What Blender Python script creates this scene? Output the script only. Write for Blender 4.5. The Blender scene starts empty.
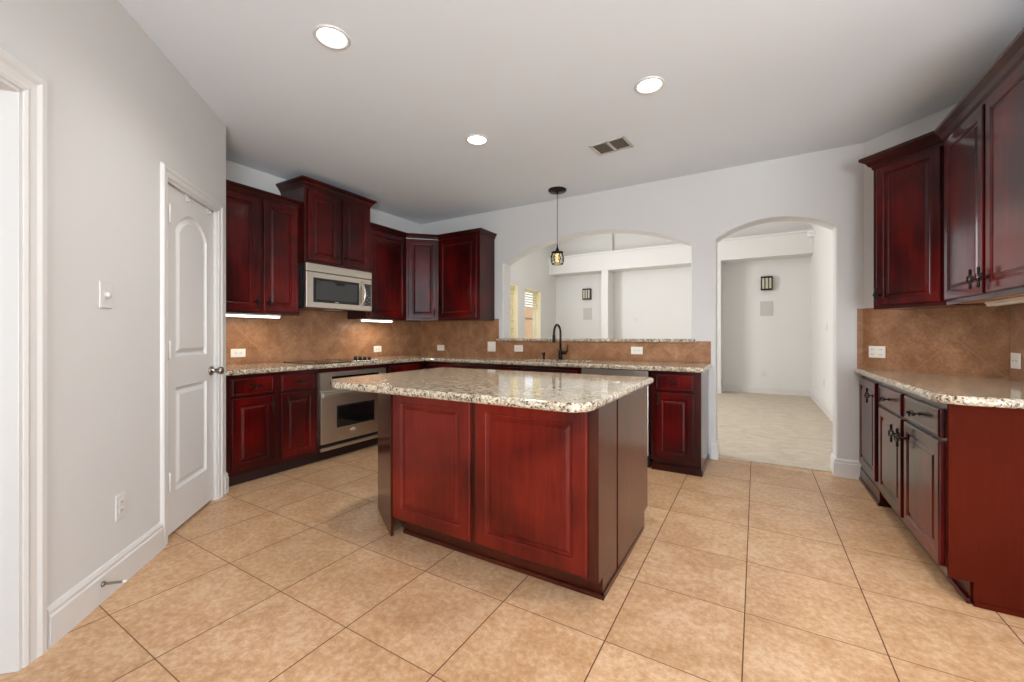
import bpy, bmesh, math, random
from mathutils import Vector, Matrix
PI = math.pi
SC = bpy.context.scene
COL = SC.collection
random.seed(4)

# ------------------------------------------------------------------ camera
CAM_H = 1.1694
cam = bpy.data.cameras.new('camera')
cam.sensor_width = 36.0
cam.lens = 411.83 / 1024 * 36.0
cam.shift_y = -5.09 / 1024
cam.clip_start = 0.05
cam_o = bpy.data.objects.new('camera', cam)
COL.objects.link(cam_o)
cam_o.location = (0, 0, CAM_H)
cam_o.rotation_euler = (PI / 2, 0, 0.53518)
SC.camera = cam_o

# ------------------------------------------------------------------ world, sun, added window fill
W = bpy.data.worlds.new('sky'); SC.world = W; W.use_nodes = True
wn = W.node_tree.nodes; wl = W.node_tree.links
wn['Background'].inputs[0].default_value = (0.80, 0.90, 1.0, 1)
wn['Background'].inputs[1].default_value = 1.6

def light(name, kind, loc, rot, energy, color=(1, 1, 1), **kw):
    l = bpy.data.lights.new(name, kind); l.energy = energy; l.color = color
    for k, v in kw.items(): setattr(l, k, v)
    o = bpy.data.objects.new(name, l); COL.objects.link(o)
    o.location = loc; o.rotation_euler = rot
    return o
light('sun', 'SUN', (20, 5, 20), (math.radians(40), 0, math.radians(75)), 5.0, (1.0, 0.93, 0.82), angle=0.01)
# added fill lamps tilted at the ceiling, at invented windows behind and right of camera
light('nook_fill_light', 'AREA', (4.42, -0.35, 1.55), (0, PI / 2 + 0.8, 0), 105, (0.86, 0.93, 1.0), shape='RECTANGLE', size=1.7, size_y=3.6)
light('rear_ceiling_fill', 'AREA', (2.2, -2.32, 0.85), (PI / 2 + 0.95, 0, 0.12), 370, (0.86, 0.93, 1.0), shape='RECTANGLE', size=2.7, size_y=1.3)
# added fill lamp for the living room, at an invented window out of view
light('living_fill_light', 'AREA', (-4.38, 5.7, 2.3), (0, -PI / 2, 0), 195, (0.99, 0.985, 1.0), shape='RECTANGLE', size=3.0, size_y=1.6)
SC.view_settings.view_transform = 'Standard'
SC.view_settings.look = 'None'
SC.view_settings.gamma = 1.0
SC.view_settings.exposure = 0.03
SC.view_settings.use_curve_mapping = False
SC.cycles.max_bounces = 10
SC.cycles.diffuse_bounces = 6
SC.cycles.glossy_bounces = 4
SC.cycles.sample_clamp_indirect = 6.0
SC.cycles.use_denoising = True

# ------------------------------------------------------------------ materials
def srgb(r, g, b):
    f = lambda c: (c / 255 / 12.92) if c / 255 <= 0.04045 else ((c / 255 + 0.055) / 1.055) ** 2.4
    return (f(r), f(g), f(b), 1)

class NT:
    """tiny node-graph helper"""
    def __init__(s, name):
        s.m = bpy.data.materials.new(name); s.m.use_nodes = True
        s.n = s.m.node_tree.nodes; s.l = s.m.node_tree.links
        s.b = s.n['Principled BSDF']
    def node(s, t, **kw):
        n = s.n.new(t)
        for k, v in kw.items():
            if k.startswith('in_'):
                n.inputs[int(k[3:])].default_value = v
            else: setattr(n, k, v)
        return n
    def link(s, a, b): s.l.new(a, b)
    def coord(s, which='Object'): return s.n.new('ShaderNodeTexCoord').outputs[which]
    def mapping(s, src, scale=(1, 1, 1), rot=(0, 0, 0), loc=(0, 0, 0)):
        m = s.n.new('ShaderNodeMapping'); s.link(src, m.inputs[0])
        m.inputs['Scale'].default_value = scale; m.inputs['Rotation'].default_value = rot; m.inputs['Location'].default_value = loc
        return m.outputs[0]
    def noise(s, vec, scale, detail=4, rough=0.5, dist=0.0):
        n = s.n.new('ShaderNodeTexNoise'); s.link(vec, n.inputs['Vector'])
        n.inputs['Scale'].default_value = scale; n.inputs['Detail'].default_value = detail
        n.inputs['Roughness'].default_value = rough; n.inputs['Distortion'].default_value = dist
        return n.outputs['Fac']
    def ramp(s, fac, stops, interp='LINEAR'):
        r = s.n.new('ShaderNodeValToRGB'); s.link(fac, r.inputs[0]); r.color_ramp.interpolation = interp
        e = r.color_ramp.elements
        while len(e) < len(stops): e.new(0.5)
        for k, (p, c) in enumerate(stops): e[k].position = p; e[k].color = c
        return r.outputs[0]
    def math(s, op, a, b=None, c=None):
        n = s.n.new('ShaderNodeMath'); n.operation = op
        for i, x in enumerate((a, b, c)):
            if x is None: continue
            if isinstance(x, (int, float)): n.inputs[i].default_value = x
            else: s.link(x, n.inputs[i])
        return n.outputs[0]
    def mix(s, fac, a, b, blend='MIX'):
        n = s.n.new('ShaderNodeMix'); n.data_type = 'RGBA'; n.blend_type = blend
        for i, x in ((0, fac), (6, a), (7, b)):
            if isinstance(x, (int, float, tuple)): n.inputs[i].default_value = x
            else: s.link(x, n.inputs[i])
        return n.outputs[2]
    def bump(s, h, strength=0.1, dist=0.01):
        n = s.n.new('ShaderNodeBump'); s.link(h, n.inputs['Height']); n.inputs['Strength'].default_value = strength
        n.inputs['Distance'].default_value = dist; s.link(n.outputs[0], s.b.inputs['Normal'])
    def base(s, x):
        if isinstance(x, tuple): s.b.inputs['Base Color'].default_value = x
        else: s.link(x, s.b.inputs['Base Color'])
    def set(s, **kw):
        names = dict(rough='Roughness', metal='Metallic', coat='Coat Weight', coat_rough='Coat Roughness', spec='Specular IOR Level', ior='IOR',
                     emit='Emission Color', estr='Emission Strength', trans='Transmission Weight', alpha='Alpha')
        for k, v in kw.items():
            i = s.b.inputs[names[k]]
            if isinstance(v, (int, float, tuple)): i.default_value = v
            else: s.link(v, i)
        return s

def plain(name, col, rough=0.5, metal=0.0, **kw):
    t = NT(name); t.base(col); t.set(rough=rough, metal=metal, **kw); return t.m

def paint_mat(name, col, rough=0.75, bump=0.12):
    t = NT(name); v = t.coord()
    n = t.noise(v, 1.3, 2); t.base(t.mix(n, tuple(c * 0.97 for c in col[:3]) + (1,), tuple(min(1, c * 1.02) for c in col[:3]) + (1,)))
    t.set(rough=rough, spec=0.3); t.bump(t.noise(v, 70, 3), bump, 0.002); return t.m

def wood_mat(name, dark, mid, light_, grain=(14, 14, 1.1), rough=0.28, coat=0.35, var=1.7, spec=0.12):
    t = NT(name); v = t.coord()
    blot = t.noise(v, var, 3, 0.55, 0.3)
    gr = t.noise(t.mapping(v, grain), 3.0, 5, 0.6, 0.6)
    f = t.math('ADD', t.math('MULTIPLY', blot, 0.80), t.math('MULTIPLY', gr, 0.24))
    c = t.ramp(f, [(0.37, dark), (0.51, mid), (0.66, light_)])
    t.base(c); t.set(rough=rough, coat=coat, coat_rough=0.14, spec=spec); t.b.inputs['Coat IOR'].default_value = 1.34
    t.bump(gr, 0.03, 0.001)
    return t.m

M = {}
M['wall'] = paint_mat('kitchen_wall_paint', srgb(204, 202, 199))
M['living_wall'] = paint_mat('living_wall_paint', srgb(214, 213, 210))
M['ceiling'] = paint_mat('ceiling_paint', srgb(219, 224, 229), 0.85, 0.25)
M['trim'] = plain('white_trim_paint', srgb(209, 206, 202), 0.35)
M['door_paint'] = plain('white_door_paint', srgb(214, 212, 209), 0.33)
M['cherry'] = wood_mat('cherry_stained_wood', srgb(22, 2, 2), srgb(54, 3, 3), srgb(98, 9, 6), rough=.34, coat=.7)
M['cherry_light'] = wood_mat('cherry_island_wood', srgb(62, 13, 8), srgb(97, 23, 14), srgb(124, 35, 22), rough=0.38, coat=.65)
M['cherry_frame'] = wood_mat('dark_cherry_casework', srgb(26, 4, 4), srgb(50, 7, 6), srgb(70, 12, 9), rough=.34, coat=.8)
M['umber_side'] = wood_mat('umber_casework', srgb(50, 17, 9), srgb(66, 24, 13), srgb(80, 32, 18), rough=.36, coat=.8)  # darker, browner copy of the island wood
M['laminate'] = wood_mat('reddish_veneer', srgb(64, 16, 5), srgb(74, 21, 8), srgb(84, 26, 11), grain=(45, 45, 1.5), rough=0.6, coat=0.0, var=0.8, spec=0.03)
M['dark_gap'] = plain('dark_toe_wood', srgb(34, 10, 9), 0.5)
M['inside_wood'] = plain('pale_cabinet_underside', srgb(196, 142, 92), 0.5)
M['bronze'] = plain('oil_rubbed_bronze', srgb(38, 31, 27), 0.38, 0.75)
M['nickel'] = plain('satin_nickel', srgb(150, 142, 132), 0.28, 1.0)
M['steel'] = None
M['black_glass'] = plain('black_glass', srgb(10, 12, 12), 0.05, 0.0, spec=0.6, coat=0.3)
M['black'] = plain('black_plastic', srgb(14, 14, 14), 0.35)
M['dark_panel'] = plain('dark_grey_panel', srgb(42, 44, 45), 0.2)
M['plate'] = plain('almond_plastic', srgb(232, 226, 214), 0.4)
M['slot'] = plain('socket_slot', srgb(70, 66, 60), 0.6)
M['grille'] = plain('grey_grille', srgb(186, 184, 181), 0.6)
M['vent_paint'] = plain('vent_enamel', srgb(190, 184, 176), 0.5)
M['vent_dark'] = plain('vent_dark', srgb(128, 122, 114), 0.8)
M['cream'] = plain('cream_vinyl', srgb(238, 228, 196), 0.5)
M['slat'] = plain('cream_blind_slat', srgb(240, 228, 190), 0.5)
M['porcelain_steel'] = plain('sink_steel', srgb(150, 150, 148), 0.3, 1.0)
M['ink'] = plain('printed_mark', srgb(205, 205, 200), 0.4)

t = NT('brushed_steel'); v = t.coord()
st = t.noise(t.mapping(v, (1.5, 1, 160)), 4, 2)
t.base(t.mix(st, srgb(194, 186, 174), srgb(214, 206, 194))); t.set(rough=0.32, metal=1.0); M['steel'] = t.m

def emis(name, col, strength):
    t = NT(name); t.base(col); t.set(emit=col, estr=strength); return t.m
M['lamp_glow'] = emis('lamp_lens', (1, 0.97, 0.92, 1), 6.0)
M['strip_glow'] = emis('strip_lens', (1, 0.97, 0.9, 1), 4.0)
M['amber'] = emis('amber_shade_glass', srgb(232, 206, 150), 0.8)
M['sconce_glass'] = emis('sconce_glass', srgb(176, 172, 150), 0.18)
M['strip_off'] = plain('unlit_strip_lens', srgb(230, 222, 205), 0.4)

# floor tiles (world metres): grout lines found from the photograph's tile grid
t = NT('ceramic_floor_tile'); v = t.coord('Object')
TS, GX, GY = 0.458, -0.0416, 3.8295
sp = t.node('ShaderNodeSeparateXYZ'); t.link(v, sp.inputs[0])
def tilecell(o, org): return t.math('DIVIDE', t.math('SUBTRACT', o, org), TS)
cx, cy = tilecell(sp.outputs[0], GX), tilecell(sp.outputs[1], GY)
def edge(c): return t.math('ABSOLUTE', t.math('SUBTRACT', t.math('FRACT', t.math('ADD', c, 0.5)), 0.5))
ex, ey = edge(cx), edge(cy)
gx = t.math('LESS_THAN', ex, 0.0052)
gy = t.math('LESS_THAN', ey, 0.0046)
fl = t.node('ShaderNodeCombineXYZ'); t.link(t.math('FLOOR', cx), fl.inputs[0]); t.link(t.math('FLOOR', cy), fl.inputs[1])
wn_ = t.node('ShaderNodeTexWhiteNoise'); t.link(fl.outputs[0], wn_.inputs['Vector'])
vo = t.node('ShaderNodeVectorMath', operation='MULTIPLY_ADD'); t.link(wn_.outputs['Color'], vo.inputs[0]); vo.inputs[1].default_value = (9, 9, 9); t.link(v, vo.inputs[2])
big = t.noise(t.mapping(vo.outputs[0], (1, 1, 1)), 4.5, 4, 0.6, 0.5)
fine = t.noise(vo.outputs[0], 42, 4, 0.7)
f = t.math('ADD', t.math('MULTIPLY', big, 0.40), t.math('MULTIPLY', fine, 0.62))
col = t.ramp(f, [(0.36, srgb(170, 128, 90)), (0.50, srgb(192, 152, 114)), (0.64, srgb(210, 177, 144))])
tint = t.mix(t.math('MULTIPLY', wn_.outputs['Value'], 0.10), col, srgb(196, 152, 112))
g = t.math('MAXIMUM', gx, gy)
gcol = t.mix(gx, srgb(124, 84, 56), srgb(92, 60, 38))
t.base(t.mix(g, tint, gcol))
t.set(rough=t.math('ADD', t.math('MULTIPLY', g, 0.4), 0.36), spec=0.4)
t.bump(t.math('SUBTRACT', t.math('MULTIPLY', fine, 0.12), g), 0.25, 0.002)
M['floor'] = t.m

# diagonal backsplash tile: local x runs along the wall, z is the height
def splash_mat(name, x0, gain=1.0, z0=1.15, d=0.478):
    t = NT(name); v = t.coord('Object')
    sp = t.node('ShaderNodeSeparateXYZ'); t.link(v, sp.inputs[0])
    x = t.math('SUBTRACT', sp.outputs[0], x0); z = t.math('SUBTRACT', sp.outputs[2], z0)
    a = t.math('DIVIDE', t.math('ADD', x, z), d); b = t.math('DIVIDE', t.math('SUBTRACT', x, z), d)
    def e(c): return t.math('ABSOLUTE', t.math('SUBTRACT', t.math('FRACT', t.math('ADD', c, 0.5)), 0.5))
    g = t.math('LESS_THAN', t.math('MINIMUM', e(a), e(b)), 0.0075)
    fl = t.node('ShaderNodeCombineXYZ'); t.link(t.math('FLOOR', a), fl.inputs[0]); t.link(t.math('FLOOR', b), fl.inputs[1])
    w = t.node('ShaderNodeTexWhiteNoise'); t.link(fl.outputs[0], w.inputs['Vector'])
    vo = t.node('ShaderNodeVectorMath', operation='MULTIPLY_ADD'); t.link(w.outputs['Color'], vo.inputs[0]); vo.inputs[1].default_value = (7, 7, 7); t.link(v, vo.inputs[2])
    n1 = t.noise(vo.outputs[0], 7, 4, 0.6, 0.4); n2 = t.noise(vo.outputs[0], 55, 4, 0.7)
    f = t.math('ADD', t.math('MULTIPLY', n1, 0.62), t.math('MULTIPLY', n2, 0.42))
    c = t.ramp(f, [(0.36, srgb(128, 88, 58)), (0.52, srgb(152, 107, 74)), (0.66, srgb(174, 131, 97))])
    c = t.mix(t.math('MULTIPLY', w.outputs['Value'], 0.12), c, srgb(120, 80, 52))
    t.base(t.mix(g, c, srgb(162, 118, 82))); t.set(rough=0.42, spec=0.4)
    t.bump(t.math('SUBTRACT', t.math('MULTIPLY', n2, 0.2), g), 0.3, 0.002)
    return t.m

# granite
t = NT('speckled_granite'); v = t.coord()
n1 = t.noise(v, 34, 6, 0.75, 0.8); n2 = t.noise(t.mapping(v, (1, 1, 1), loc=(4, 2, 1)), 60, 5, 0.75); n3 = t.noise(t.mapping(v, (1, 1, 1), loc=(1, 7, 3)), 9, 5, 0.7, 1.0)
vor = t.node('ShaderNodeTexVoronoi'); vor.inputs['Scale'].default_value = 125; t.link(v, vor.inputs['Vector'])
vs = t.node('ShaderNodeSeparateColor'); t.link(vor.outputs['Color'], vs.inputs[0])
base = t.ramp(n1, [(0.36, srgb(140, 118, 92)), (0.47, srgb(186, 170, 144)), (0.60, srgb(219, 208, 186))])
base = t.mix(t.ramp(n3, [(0.42, (0, 0, 0, 1)), (0.62, (0.55, 0.55, 0.55, 1))]), base, srgb(172, 158, 138))
grey = t.ramp(t.math('ADD', t.math('MULTIPLY', n2, 0.6), t.math('MULTIPLY', vs.outputs[0], 0.42)), [(0.58, (0, 0, 0, 1)), (0.64, (0.8, 0.8, 0.8, 1))])
c = t.mix(grey, base, srgb(136, 126, 116))
dk = t.ramp(t.math('ADD', t.math('MULTIPLY', n1, 0.75), t.math('MULTIPLY', vs.outputs[1], 0.30)), [(0.395, (0.95, 0.95, 0.95, 1)), (0.445, (0, 0, 0, 1))])
c = t.mix(dk, c, srgb(64, 50, 42))
t.base(c); t.set(rough=0.09, spec=0.5, coat=0.2, coat_rough=0.04)
M['granite'] = t.m

t = NT('beige_carpet'); v = t.coord()
n = t.noise(v, 160, 4, 0.8); n2 = t.noise(t.mapping(v, (1, 1.5, 1)), 6, 5, 0.7, 0.5)
t.base(t.ramp(t.math('ADD', t.math('MULTIPLY', n, 0.7), t.math('MULTIPLY', n2, 0.3)), [(0.35, srgb(164, 150, 132)), (0.5, srgb(202, 190, 172)), (0.65, srgb(222, 212, 196))]))
t.set(rough=0.95, spec=0.1); t.bump(n, 0.8, 0.01); M['carpet'] = t.m

t = NT('cedar_fence_boards'); v = t.coord()
sp = t.node('ShaderNodeSeparateXYZ'); t.link(v, sp.inputs[0])
gap = t.math('LESS_THAN', t.math('FRACT', t.math('MULTIPLY', sp.outputs[1], 7)), 0.05)
n = t.noise(t.mapping(v, (6, 6, 0.8)), 3, 3)
t.base(t.mix(gap, t.mix(n, srgb(140, 108, 80), srgb(172, 138, 106)), srgb(70, 45, 28))); t.set(rough=0.85); M['fence'] = t.m
M['lawn'] = plain('lawn', srgb(110, 120, 70), 0.95)

t = NT('window_glass')
t.base((1, 1, 1, 1)); t.set(rough=0.0, trans=1.0, ior=1.45)
lp = t.n.new('ShaderNodeBsdfTransparent'); mx = t.n.new('ShaderNodeMixShader'); fr = t.n.new('ShaderNodeFresnel'); fr.inputs[0].default_value = 1.3
gl = t.n.new('ShaderNodeBsdfGlossy'); gl.inputs['Roughness'].default_value = 0.0
mx.inputs[0].default_value = 0.04; t.link(lp.outputs[0], mx.inputs[1]); t.link(gl.outputs[0], mx.inputs[2])
t.link(mx.outputs[0], t.n['Material Output'].inputs[0]); M['glass'] = t.m

# ------------------------------------------------------------------ mesh helpers
def tag(o, label=None, cat=None, group=None, kind=None):
    if label: o['label'] = label
    if cat: o['category'] = cat
    if group: o['group'] = group
    if kind: o['kind'] = kind
    return o

def thing(name, label, cat, loc=(0, 0, 0), rotz=0.0, group=None):
    o = bpy.data.objects.new(name, None); COL.objects.link(o)
    o.location = loc; o.rotation_euler = (0, 0, rotz); o.empty_display_size = 0.1
    return tag(o, label, cat, group)

class MB:
    def __init__(s): s.bm = bmesh.new(); s.mats = []
    def mi(s, m):
        if m not in s.mats: s.mats.append(m)
        return s.mats.index(m)
    def face(s, vs, m=0):
        try:
            f = s.bm.faces.new(vs); f.material_index = m; return f
        except ValueError: return None
    def box(s, x0, x1, y0, y1, z0, z1, m=None):
        k = s.mi(m) if m else 0
        v = [s.bm.verts.new(p) for p in ((x0, y0, z0), (x1, y0, z0), (x1, y1, z0), (x0, y1, z0), (x0, y0, z1), (x1, y0, z1), (x1, y1, z1), (x0, y1, z1))]
        for q in ((0, 3, 2, 1), (4, 5, 6, 7), (0, 1, 5, 4), (1, 2, 6, 5), (2, 3, 7, 6), (3, 0, 4, 7)): s.face([v[i] for i in q], k)
        return s
    def prism(s, poly, z0, z1, m=None):
        """polygon in xy (counter-clockwise), extruded in z"""
        k = s.mi(m) if m else 0
        a = [s.bm.verts.new((p[0], p[1], z0)) for p in poly]; b = [s.bm.verts.new((p[0], p[1], z1)) for p in poly]
        s.face(a[::-1], k); s.face(b, k)
        for i in range(len(a)):
            j = (i + 1) % len(a); s.face([a[i], a[j], b[j], b[i]], k)
        return s
    def slab(s, outer, holes, z0, z1, round_=0.0, m=None):
        """flat slab with holes, its outer edge rounded over"""
        k = s.mi(m) if m else 0
        n = len(outer)
        steps = 5 if round_ else 0
        prof = [(0, z0)]
        if round_:
            prof = []
            for i in range(steps + 1):
                a = -PI / 2 + PI * i / steps
                prof.append((round_ * (1 - math.cos(a)), (z0 + z1) / 2 + (z1 - z0) / 2 * math.sin(a)))
        else: prof = [(0, z0), (0, z1)]
        offs = [offset_poly(outer, -d) for d, z in prof]
        rings = [[s.bm.verts.new((p[0], p[1], z)) for p in o] for o, (d, z) in zip(offs, prof)]
        for a, b in zip(rings, rings[1:]):
            for i in range(n):
                j = (i + 1) % n; s.face([a[i], a[j], b[j], b[i]], k)
        hb = [[s.bm.verts.new((p[0], p[1], z0)) for p in h] for h in holes]
        ht = [[s.bm.verts.new((p[0], p[1], z1)) for p in h] for h in holes]
        for a, b in zip(hb, ht):
            for i in range(len(a)):
                j = (i + 1) % len(a); s.face([a[j], a[i], b[i], b[j]], k)
        for ring, hs in ((rings[0], hb), (rings[-1], ht)):
            s.fill([ring] + hs, k)
        return s
    def fill(s, loops, k=0):
        es = []
        for L in loops:
            for i in range(len(L)):
                a, b = L[i], L[(i + 1) % len(L)]
                e = s.bm.edges.get((a, b)) or s.bm.edges.new((a, b)); es.append(e)
        r = bmesh.ops.triangle_fill(s.bm, use_beauty=True, use_dissolve=False, edges=es)
        for g in r['geom']:
            if isinstance(g, bmesh.types.BMFace): g.material_index = k
    def lathe(s, prof, c=(0, 0, 0), axis='z', seg=20, m=None, caps=True):
        k = s.mi(m) if m else 0; c = Vector(c)
        def P(r, h, a):
            x, y = r * math.cos(a), r * math.sin(a)
            return c + (Vector((x, y, h)) if axis == 'z' else Vector((x, h, y)) if axis == 'y' else Vector((h, x, y)))
        rings = [[s.bm.verts.new(P(max(r, 1e-5), h, 2 * PI * i / seg)) for i in range(seg)] for r, h in prof]
        for a, b in zip(rings, rings[1:]):
            for i in range(seg):
                j = (i + 1) % seg; f = s.face([a[i], a[j], b[j], b[i]], k)
                if f: f.smooth = True
        if caps: s.face(rings[0][::-1], k); s.face(rings[-1], k)
        return s
    def tube(s, pts, r, seg=8, m=None, closed=False):
        k = s.mi(m) if m else 0; pts = [Vector(p) for p in pts]; n = len(pts); rings = []
        rr = r if isinstance(r, (list, tuple)) else [r] * n
        up = Vector((0, 0, 1))
        for i, p in enumerate(pts):
            d = (pts[(i + 1) % n] - pts[i - 1]) if closed else (pts[min(i + 1, n - 1)] - pts[max(i - 1, 0)])
            d.normalize()
            if i == 0:
                u = d.cross(up if abs(d.z) < 0.9 else Vector((1, 0, 0))).normalized()
            else: u = (u - d * u.dot(d)).normalized()
            w = d.cross(u)
            rings.append([s.bm.verts.new(p + (u * math.cos(2 * PI * j / seg) + w * math.sin(2 * PI * j / seg)) * rr[i]) for j in range(seg)])
        prs = list(zip(rings, rings[1:])) + ([(rings[-1], rings[0])] if closed else [])
        for a, b in prs:
            for i in range(seg):
                j = (i + 1) % seg; f = s.face([a[i], a[j], b[j], b[i]], k)
                if f: f.smooth = True
        if not closed: s.face(rings[0][::-1], k); s.face(rings[-1], k)
        return s
    def rings(s, loops, k=0, cap=True):
        R = [[s.bm.verts.new(p) for p in L] for L in loops]
        n = len(R[0])
        for a, b in zip(R, R[1:]):
            for i in range(n):
                j = (i + 1) % n; s.face([a[i], a[j], b[j], b[i]], k)
        if cap: s.face(R[-1], k)
        return R
    def sweep(s, path, prof, plane='xy', m=None, closed=False, caps=True):
        """profile (outward offset, height) swept along a path with mitred corners; outward = right of travel"""
        k = s.mi(m) if m else 0
        pts = [Vector((p[0], p[1])) for p in path]; n = len(pts); M2 = []
        for i in range(n):
            dp = (pts[i] - pts[i - 1]).normalized() if (i > 0 or closed) else None
            dn = (pts[(i + 1) % n] - pts[i]).normalized() if (i < n - 1 or closed) else None
            np_ = Vector((dp.y, -dp.x)) if dp else None; nn = Vector((dn.y, -dn.x)) if dn else None
            if np_ is None: mm = nn
            elif nn is None: mm = np_
            else:
                mm = (np_ + nn).normalized(); mm = mm / max(0.2, mm.dot(nn))
            M2.append(mm)
        def P(q, h): return (q.x, q.y, h) if plane == 'xy' else (q.x, h, q.y)
        R = [[s.bm.verts.new(P(pts[i] + M2[i] * o, h)) for o, h in prof] for i in range(n)]
        prs = list(zip(R, R[1:])) + ([(R[-1], R[0])] if closed else [])
        for a, b in prs:
            for i in range(len(prof)):
                j = (i + 1) % len(prof); s.face([a[i], b[i], b[j], a[j]], k)
        if caps and not closed: s.face(R[0], k); s.face(R[-1][::-1], k)
        return s
    def build(s, name, mat=None, parent=None, bevel=0.0, seg=2, smooth=False, loc=None, rotz=0.0, angle=35):
        bmesh.ops.remove_doubles(s.bm, verts=s.bm.verts, dist=1e-6)
        bmesh.ops.recalc_face_normals(s.bm, faces=s.bm.faces)
        me = bpy.data.meshes.new(name); s.bm.to_mesh(me); s.bm.free()
        mats = s.mats if s.mats else [mat]
        for x in mats: me.materials.append(M[x] if isinstance(x, str) else x)
        o = bpy.data.objects.new(name, me); COL.objects.link(o)
        if parent: o.parent = parent
        if loc: o.location = loc
        o.rotation_euler = (0, 0, rotz)
        if bevel:
            b = o.modifiers.new('bevel', 'BEVEL'); b.width = bevel; b.segments = seg; b.limit_method = 'ANGLE'; b.angle_limit = math.radians(angle)
            b.harden_normals = False
        if smooth:
            for p in me.polygons: p.use_smooth = True
        return o

def offset_poly(poly, d):
    """offset a counter-clockwise polygon outwards by d"""
    n = len(poly); out = []
    for i in range(n):
        a, b, c = Vector(poly[i - 1][:2]), Vector(poly[i][:2]), Vector(poly[(i + 1) % n][:2])
        d1 = (b - a).normalized(); d2 = (c - b).normalized()
        n1 = Vector((d1.y, -d1.x)); n2 = Vector((d2.y, -d2.x)); m = (n1 + n2).normalized()
        q = b + m * d / max(0.3, m.dot(n2)); out.append((q.x, q.y))
    return out

def rounded(poly, radii, seg=6):
    """round chosen corners of a polygon"""
    n = len(poly); out = []
    for i in range(n):
        r = radii[i]; b = Vector(poly[i])
        if not r: out.append(tuple(b)); continue
        a, c = Vector(poly[i - 1]), Vector(poly[(i + 1) % n])
        u = (a - b).normalized(); w = (c - b).normalized(); ang = u.angle(w)
        tlen = r / math.tan(ang / 2); ctr = b + (u + w).normalized() * r / math.sin(ang / 2)
        p0, p1 = b + u * tlen, b + w * tlen
        a0 = math.atan2(*(p0 - ctr).yx); a1 = math.atan2(*(p1 - ctr).yx)
        da = (a1 - a0 + PI) % (2 * PI) - PI
        for k in range(seg + 1):
            t_ = a0 + da * k / seg; out.append((ctr.x + r * math.cos(t_), ctr.y + r * math.sin(t_)))
    return out

def copy_tree(o, parent=None):
    c = o.copy(); COL.objects.link(c)
    if parent: c.parent = parent
    for ch in list(o.children): copy_tree(ch, c)
    return c

def wall_panel(name, outer, holes, thick, loc, rotz, mat, bevel=0.0, kind='structure'):
    """vertical wall: polygon in (x, z), its front face at local y = 0 and its body behind"""
    mb = MB(); k = mb.mi(mat)
    F = [[mb.bm.verts.new((x, 0, z)) for x, z in L] for L in [outer] + holes]
    B = [[mb.bm.verts.new((x, thick, z)) for x, z in L] for L in [outer] + holes]
    mb.fill(F, k); mb.fill(B, k)
    for a, b in zip(F, B):
        for i in range(len(a)):
            j = (i + 1) % len(a); mb.face([a[i], a[j], b[j], b[i]], k)
    o = mb.build(name, None, None, bevel, 3, loc=loc, rotz=rotz, angle=50)
    return tag(o, kind=kind)

# ------------------------------------------------------------------ room constants
XL, YB, XR, HC, HL = -4.07, 4.34, 1.35, 2.74, 4.0
WT = 0.185                                    # thickness of the arched wall
R45 = PI / 4
DG = math.sqrt(0.5)

# ---- floors
mb = MB(); mb.box(-5.2, 5.0, -3.6, 4.42, -0.06, 0.0); tag(mb.build('floor', 'floor'), kind='structure')
mb = MB(); mb.box(-5.0, 2.2, 4.42, 10.2, -0.06, 0.008); tag(mb.build('floor_carpet', 'carpet'), kind='structure')
mb = MB(); mb.box(-14, -4.7, -4, 16, -0.5, -0.25); tag(mb.build('ground', 'lawn'), kind='structure')
# ---- ceilings
mb = MB(); mb.box(-5.2, 5.0, -3.6, YB + 0.05, HC, HC + 0.15); tag(mb.build('ceiling', 'ceiling'), kind='structure')
mb = MB(); mb.box(-5.0, 2.2, 4.3, 10.2, HL, HL + 0.15); tag(mb.build('ceiling_living', 'living_wall'), kind='structure')

# ---- arched back wall
def arc_pts(xa, xb, zs, apex, n=18):
    h = (xb - xa) / 2; s_ = apex - zs; r = (h * h + s_ * s_) / (2 * s_); cxx = (xa + xb) / 2; cz = apex - r
    a0 = math.asin(h / r)
    return [(cxx + r * math.sin(a0 - 2 * a0 * i / n), cz + r * math.cos(a0 - 2 * a0 * i / n)) for i in range(n + 1)]   # from right to left
A1 = (-2.70, -0.545, 2.065, 2.322); A2 = (-0.328, 0.574, 2.085, 2.224)
outer = [(-4.3, 0), (A2[0], 0), *arc_pts(*A2)[::-1], (A2[1], 0), (1.2, 0), (1.2, HL), (-4.3, HL)]
hole = [(A1[0], 1.105), (A1[1], 1.105), *arc_pts(*A1)]
wall_panel('wall_back', outer, [hole], WT, (0, YB, 0), 0, 'wall', bevel=0.014)
# ---- left wall, return beside the pantry, pantry wall
wall_panel('wall_left', [(0, 0), (2.9, 0), (2.9, HC + .05), (0, HC + .05)], [], 0.2, (XL, 1.5, 0), PI / 2, 'wall')
PX, PY = -3.412, 1.559
def PW(s, out=0.0):                          # a point on the pantry wall, s along it, out = towards the kitchen
    return (PX - s * DG + out * DG, PY + s * DG + out * DG)
DO0, DO1, DOT = -0.785, -0.140, 2.062           # pantry door opening
HO0, HO1, HOT = -2.52, -1.684, 2.034            # hallway opening
wall_panel('wall_pantry', [(-6.75, 0), (HO0, 0), (HO0, HOT), (HO1, HOT), (HO1, 0), (DO0, 0), (DO0, DOT), (DO1, DOT), (DO1, 0), (0, 0), (0, HC + .05), (-6.75, HC + .05)], [], 0.13,
           (PX, PY, 0), 3 * R45, 'wall')
wall_panel('wall_return', [(0, 0), (0.75, 0), (0.75, HC + .05), (0, HC + .05)], [], 0.12, (XL - 0.1, 1.559, 0), PI, 'wall')
SC.objects['wall_return'].location = (PX, 1.559, 0)
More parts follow.
